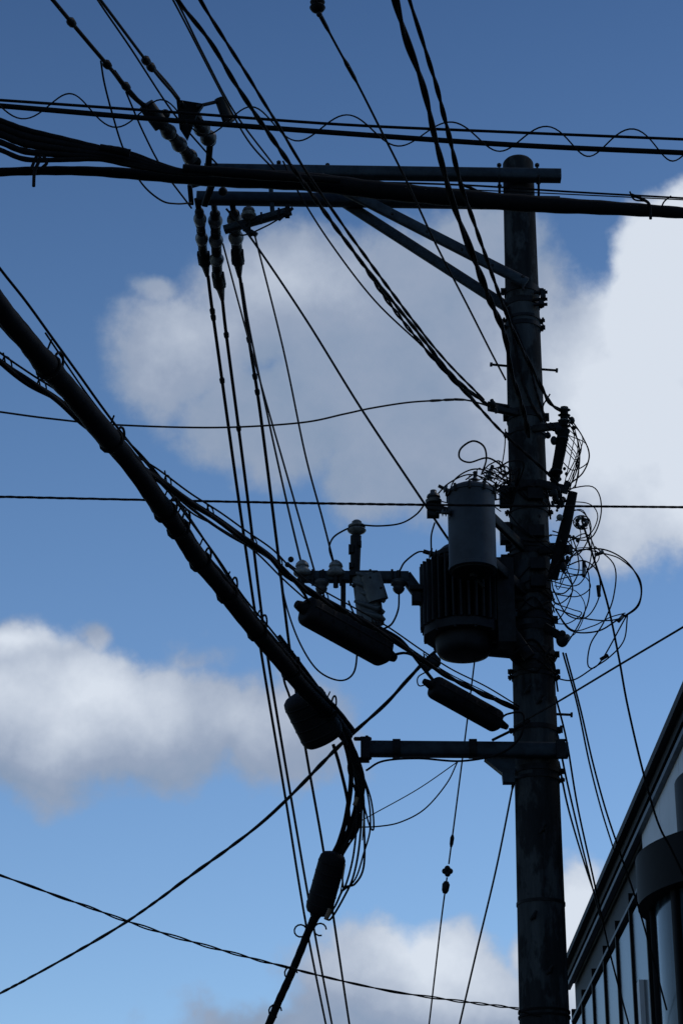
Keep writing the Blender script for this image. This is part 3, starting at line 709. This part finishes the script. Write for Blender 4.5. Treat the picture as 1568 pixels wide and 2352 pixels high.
# ================================================================ BUILDING
bld=empty('shop_building')
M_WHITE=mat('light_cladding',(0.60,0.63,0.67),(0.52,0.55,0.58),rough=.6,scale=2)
M_WALL=mat('shaded_wall_panel',(0.014,0.017,0.022),(0.008,0.010,0.013),rough=.6,scale=4,spec=.12)  # shade on the far facade is put into this dark panel colour
M_TRIM=mat('black_metal_trim',(0.006,0.006,0.008),(0.004,0.004,0.005),rough=.6,scale=9,spec=.1)
M_FRAME=mat('aluminium_frame',(0.07,0.09,0.11),(0.04,0.053,0.067),rough=.5,metal=.2,scale=10)
M_GLASS=mat('curtained_glass',(0.045,0.085,0.11),(0.006,0.014,0.022),rough=.15,scale=2.4,stretch=(3,3,.35),contrast=(.42,.66),spec=.35)
M_GLASSD=mat('shaded_window_glass',(0.008,0.014,0.020),(0.004,0.006,0.009),rough=.2,scale=2,spec=.15)  # dark panes carry the far facade's shade in their colour
def bx(x0,x1,y0,y1,z0,z1,m,name):
    o=B(); o.box(Vector(((x0+x1)/2,(y0+y1)/2,(z0+z1)/2)),(x1-x0,y1-y0,z1-z0),m); return o.obj(name,bld)
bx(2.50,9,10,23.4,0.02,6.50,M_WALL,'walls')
bx(2.40,9.1,9.9,23.5,6.50,6.59,M_TRIM,'roof_slab')
b=B(); b.box(Vector((2.37,16.7,6.60)),(.05,13.7,.06),M_TRIM); b.box(Vector((2.435,16.7,6.45)),(.05,13.6,.04),M_FRAME); b.obj('gutter',bld)
b=B()
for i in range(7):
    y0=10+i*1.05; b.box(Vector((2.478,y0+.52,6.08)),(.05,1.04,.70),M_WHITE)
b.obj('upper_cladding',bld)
b=B()
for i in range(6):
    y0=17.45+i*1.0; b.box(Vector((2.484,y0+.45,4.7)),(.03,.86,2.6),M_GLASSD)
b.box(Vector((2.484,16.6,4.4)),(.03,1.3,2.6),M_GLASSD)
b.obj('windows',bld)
b=B()
for i in range(7): b.box(Vector((2.475,17.38+i*1.0,4.7)),(.05,.05,3.0),M_TRIM)
b.box(Vector((2.455,17.9,4.2)),(.05,.14,2.3),M_WHITE)
b.box(Vector((2.462,20.4,3.35)),(.05,6,.08),M_TRIM); b.box(Vector((2.47,20.4,6.08)),(.05,6,.03),M_FRAME)
b.obj('mullions',bld)
bc=Vector((2.99,14.1,0)); 
def ring(r,z0,z1,m,name,n=64):
    o=B(); o.lathe(bc+Vector((0,0,z0)),bc+Vector((0,0,z1)),[(0,r),(1,r)],m,n); return o.obj(name,bld)
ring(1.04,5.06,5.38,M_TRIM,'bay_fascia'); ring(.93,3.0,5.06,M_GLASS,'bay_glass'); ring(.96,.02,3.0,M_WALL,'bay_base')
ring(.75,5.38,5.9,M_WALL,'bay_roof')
b=B()
for k in range(0,14,2):
    a=math.pi*(0.55+k*0.075*1.3); d=Vector((math.cos(a),math.sin(a),0)); 
    b.beam(bc+d*.935+Vector((0,0,3)),bc+d*.935+Vector((0,0,5.06)),.06,.06,M_TRIM,up=d)
b.obj('bay_mullions',bld)

# ================================================================ GROUND
M_ASPH=mat('asphalt',(0.055,0.055,0.056),(0.038,0.038,0.04),rough=.9,scale=40,bump=.3)
M_GRND=mat('ground_soil',(0.09,0.085,0.07),(0.06,0.06,0.05),rough=.95,scale=.5)
M_PAVE=mat('concrete_paving',(0.24,0.24,0.23),(0.17,0.17,0.165),rough=.85,scale=5)
M_PAINT=mat('road_paint',(0.75,0.75,0.74),(0.55,0.55,0.54),rough=.7,scale=12)
def sheet(name,x0,x1,y0,y1,z,m):
    o=B(); o.add([(x0,y0,z),(x1,y0,z),(x1,y1,z),(x0,y1,z)],[[0,1,2,3]],m,False); return o.obj(name)
sheet('ground',-3000,3000,-3000,3000,-0.012,M_GRND)
sheet('road',-5.6,0.7,-200,400,-0.004,M_ASPH)
o=B(); o.box(Vector((1.85,100,0.03)),(2.0,600,.22),M_PAVE); o.obj('pavement')
o=B(); o.box(Vector((.775,100,0.035)),(.15,600,.23),M_PAVE); o.obj('kerb')
o=B(); o.box(Vector((-6.6,100,0.03)),(2.0,600,.22),M_PAVE); o.obj('pavement')
for i in range(20): sheet('lane_marking',-2.52,-2.38,-30+i*6,-27+i*6,0.0,M_PAINT)

# ================================================================ SKY
w=bpy.data.worlds.new('World'); sc.world=w; w.use_nodes=True
try:
    w.cycles.sampling_method='MANUAL'; w.cycles.sample_map_resolution=256
except Exception as ex: print(ex)
nt=w.node_tree; n=nt.nodes; l=nt.links; n.clear()
out=n.new('ShaderNodeOutputWorld'); bg=n.new('ShaderNodeBackground'); bg.inputs['Strength'].default_value=0.1
l.new(bg.outputs[0],out.inputs[0])
SUN_EL=math.radians(52); SUN_AZ=math.radians(68)
sky=n.new('ShaderNodeTexSky'); sky.sky_type='NISHITA'; sky.sun_disc=False; sky.sun_elevation=SUN_EL; sky.sun_rotation=SUN_AZ
sky.air_density=1.0; sky.dust_density=0.2; sky.ozone_density=2.0
def math_(op,a,b_=None,c=None,clamp=False):
    q=n.new('ShaderNodeMath'); q.operation=op; q.use_clamp=clamp
    for i,v in enumerate((a,b_,c)):
        if v is None: continue
        if isinstance(v,(int,float)): q.inputs[i].default_value=v
        else: l.new(v,q.inputs[i])
    return q.outputs[0]
def vmath(op,a,b_=None,scale=None):
    q=n.new('ShaderNodeVectorMath'); q.operation=op
    for i,v in enumerate((a,b_)):
        if v is None: continue
        if isinstance(v,(tuple,Vector)): q.inputs[i].default_value=tuple(v)
        else: l.new(v,q.inputs[i])
    if scale is not None: q.inputs['Scale'].default_value=scale
    return q
tc=n.new('ShaderNodeTexCoord')
vr=n.new('ShaderNodeVectorRotate'); vr.rotation_type='X_AXIS'; vr.inputs['Angle'].default_value=-PITCH
l.new(tc.outputs['Generated'],vr.inputs['Vector']); D=vr.outputs[0]
def noise(vec,scale,detail=8,rough=.55,off=(0,0,0)):
    q=n.new('ShaderNodeTexNoise'); q.inputs['Scale'].default_value=scale; q.inputs['Detail'].default_value=detail; q.inputs['Roughness'].default_value=rough
    a=vmath('ADD',vec,off); l.new(a.outputs[0],q.inputs['Vector']); return q
nw=noise(D,13,5,.55,(3,1,2))
wv=vmath('SUBTRACT',nw.outputs['Color'],(.5,.5,.5)); ws=vmath('SCALE',wv.outputs[0],scale=0.06)
DW=vmath('ADD',D,ws.outputs[0]).outputs[0]
def puffs(lst,vec):
    acc=None
    for px,py,rx,ry,wt in lst:
        c=Vector(((px-784)/F,1,(1176-py)/F)).normalized()
        a=vmath('SUBTRACT',vec,tuple(c)); m_=vmath('MULTIPLY',a.outputs[0],(F/rx,3,F/ry)); ln=vmath('LENGTH',m_.outputs[0])
        v=math_('MULTIPLY_ADD',ln.outputs['Value'],-wt,wt)
        if acc is None: acc=v
        else: acc=math_('SMOOTH_MAX',acc,v,0.12)
    return acc
P=[(440,800,280,190,1),(720,690,380,220,1.3),(1000,800,380,330,1.4),(700,950,340,180,1.1),(900,1090,260,150,1.0),(1090,640,200,190,1.1),
   (1190,960,300,300,1.4),(1400,920,260,330,1.5),(1560,660,190,280,1.5),(1580,1040,280,330,1.5),(1500,1200,220,150,1),(330,650,90,60,.6),(1320,760,110,130,.8),
   (60,1650,260,210,1.3),(330,1660,380,170,1.3),(620,1680,250,140,1.15),(190,1490,60,80,.65),(20,1500,120,120,.95),(430,1510,160,60,.35),
   (850,2280,230,170,1.15),(1080,2260,240,170,1.25),(1320,2130,130,210,1.1),(800,2420,600,150,1.1)]
dens=puffs(P,DW)
n1=noise(D,24,8,.62,(7,2,5)); n2=noise(D,3.0,4,.55,(1,9,4))
nn=math_('SUBTRACT',n1.outputs['Fac'],.5)
dens=math_('ADD',dens,math_('MULTIPLY',nn,.95))
inv=vmath('SUBTRACT',D,(0,1,0)); far=math_('SUBTRACT',vmath('LENGTH',inv.outputs[0]).outputs['Value'],.33)
farm=math_('MULTIPLY',far,6,clamp=True)
gen=math_('MULTIPLY',math_('SUBTRACT',n2.outputs['Fac'],.54),5); gen=math_('MULTIPLY',gen,farm)
gen=math_('SUBTRACT',gen,math_('MULTIPLY',math_('SUBTRACT',1,farm),2))
dens=math_('MAXIMUM',dens,gen)
mr=n.new('ShaderNodeMapRange'); mr.interpolation_type='SMOOTHSTEP'; l.new(dens,mr.inputs['Value']); mr.inputs['From Min'].default_value=.0; mr.inputs['From Max'].default_value=.45
cov=mr.outputs[0]
Bp=[(1560,640,330,450,1.35),(1450,950,330,400,1.05),(1560,1130,300,300,1.0),(1230,850,240,300,.4),(200,1610,480,170,.75),(40,1480,150,100,.8),(550,1650,260,130,.45),(1000,2200,400,150,.9),(1330,2100,170,260,1.0),(420,760,220,200,.35),(700,640,300,150,.35)]
br=puffs(Bp,DW); br=math_('MAXIMUM',br,0)
br=math_('MULTIPLY_ADD',br,1.0,math_('MULTIPLY',nn,.65)); 
br=math_('ADD',br,.27,clamp=True)
cc=n.new('ShaderNodeValToRGB'); cc.color_ramp.elements[0].position=0; cc.color_ramp.elements[0].color=(.19,.28,.42,1)
cc.color_ramp.elements[1].position=1; cc.color_ramp.elements[1].color=(.70,.76,.85,1)
e_=cc.color_ramp.elements.new(.4); e_.color=(.31,.375,.50,1)
l.new(br,cc.inputs[0])
cs=vmath('SCALE',cc.outputs[0],scale=10.0)
# clear-sky tone with height: paler haze low down, unseen sky overhead darkened to lower ambient light
sx=n.new('ShaderNodeSeparateXYZ'); l.new(tc.outputs['Generated'],sx.inputs[0])
tr_=n.new('ShaderNodeValToRGB'); cr=tr_.color_ramp
cr.elements[0].position=0.05; cr.elements[0].color=(.46,.50,.52,1)
cr.elements[1].position=0.80; cr.elements[1].color=(.15,.20,.27,1)
for pz,col in ((.17,(.52,.60,.66)),(.32,(.44,.53,.60)),(.46,(.33,.42,.49)),(.61,(.20,.28,.36))):
    q=cr.elements.new(pz); q.color=(*col,1)
l.new(sx.outputs['Z'],tr_.inputs[0])
tint=vmath('MULTIPLY',sky.outputs[0],tr_.outputs[0]); tint=vmath('SCALE',tint.outputs[0],scale=2.0)
mx=n.new('ShaderNodeMix'); mx.data_type='RGBA'; l.new(math_('MULTIPLY',cov,.97),mx.inputs[0]); l.new(tint.outputs[0],mx.inputs[6]); l.new(cs.outputs[0],mx.inputs[7])
l.new(mx.outputs[2],bg.inputs['Color'])

sv=Vector((math.sin(SUN_AZ)*math.cos(SUN_EL),math.cos(SUN_AZ)*math.cos(SUN_EL),math.sin(SUN_EL)))
sd=bpy.data.lights.new('sun','SUN'); sd.energy=0.5; sd.angle=math.radians(10); sd.color=(1,.95,.88)
so=bpy.data.objects.new('sun',sd); so.rotation_euler=sv.to_track_quat('Z','Y').to_euler(); so.location=(10,0,30); sc.collection.objects.link(so)

# ================================================================ CAMERA
cd=bpy.data.cameras.new('camera'); co=bpy.data.objects.new('camera',cd); sc.collection.objects.link(co)
cd.sensor_fit='VERTICAL'; cd.sensor_height=36; cd.lens=36*F/2352; cd.clip_end=10000; cd.clip_start=.05
co.location=CAM; co.rotation_euler=(math.radians(90)+PITCH,0,0)
sc.camera=co
sc.view_settings.view_transform='Standard'; sc.view_settings.look='None'; sc.view_settings.exposure=0
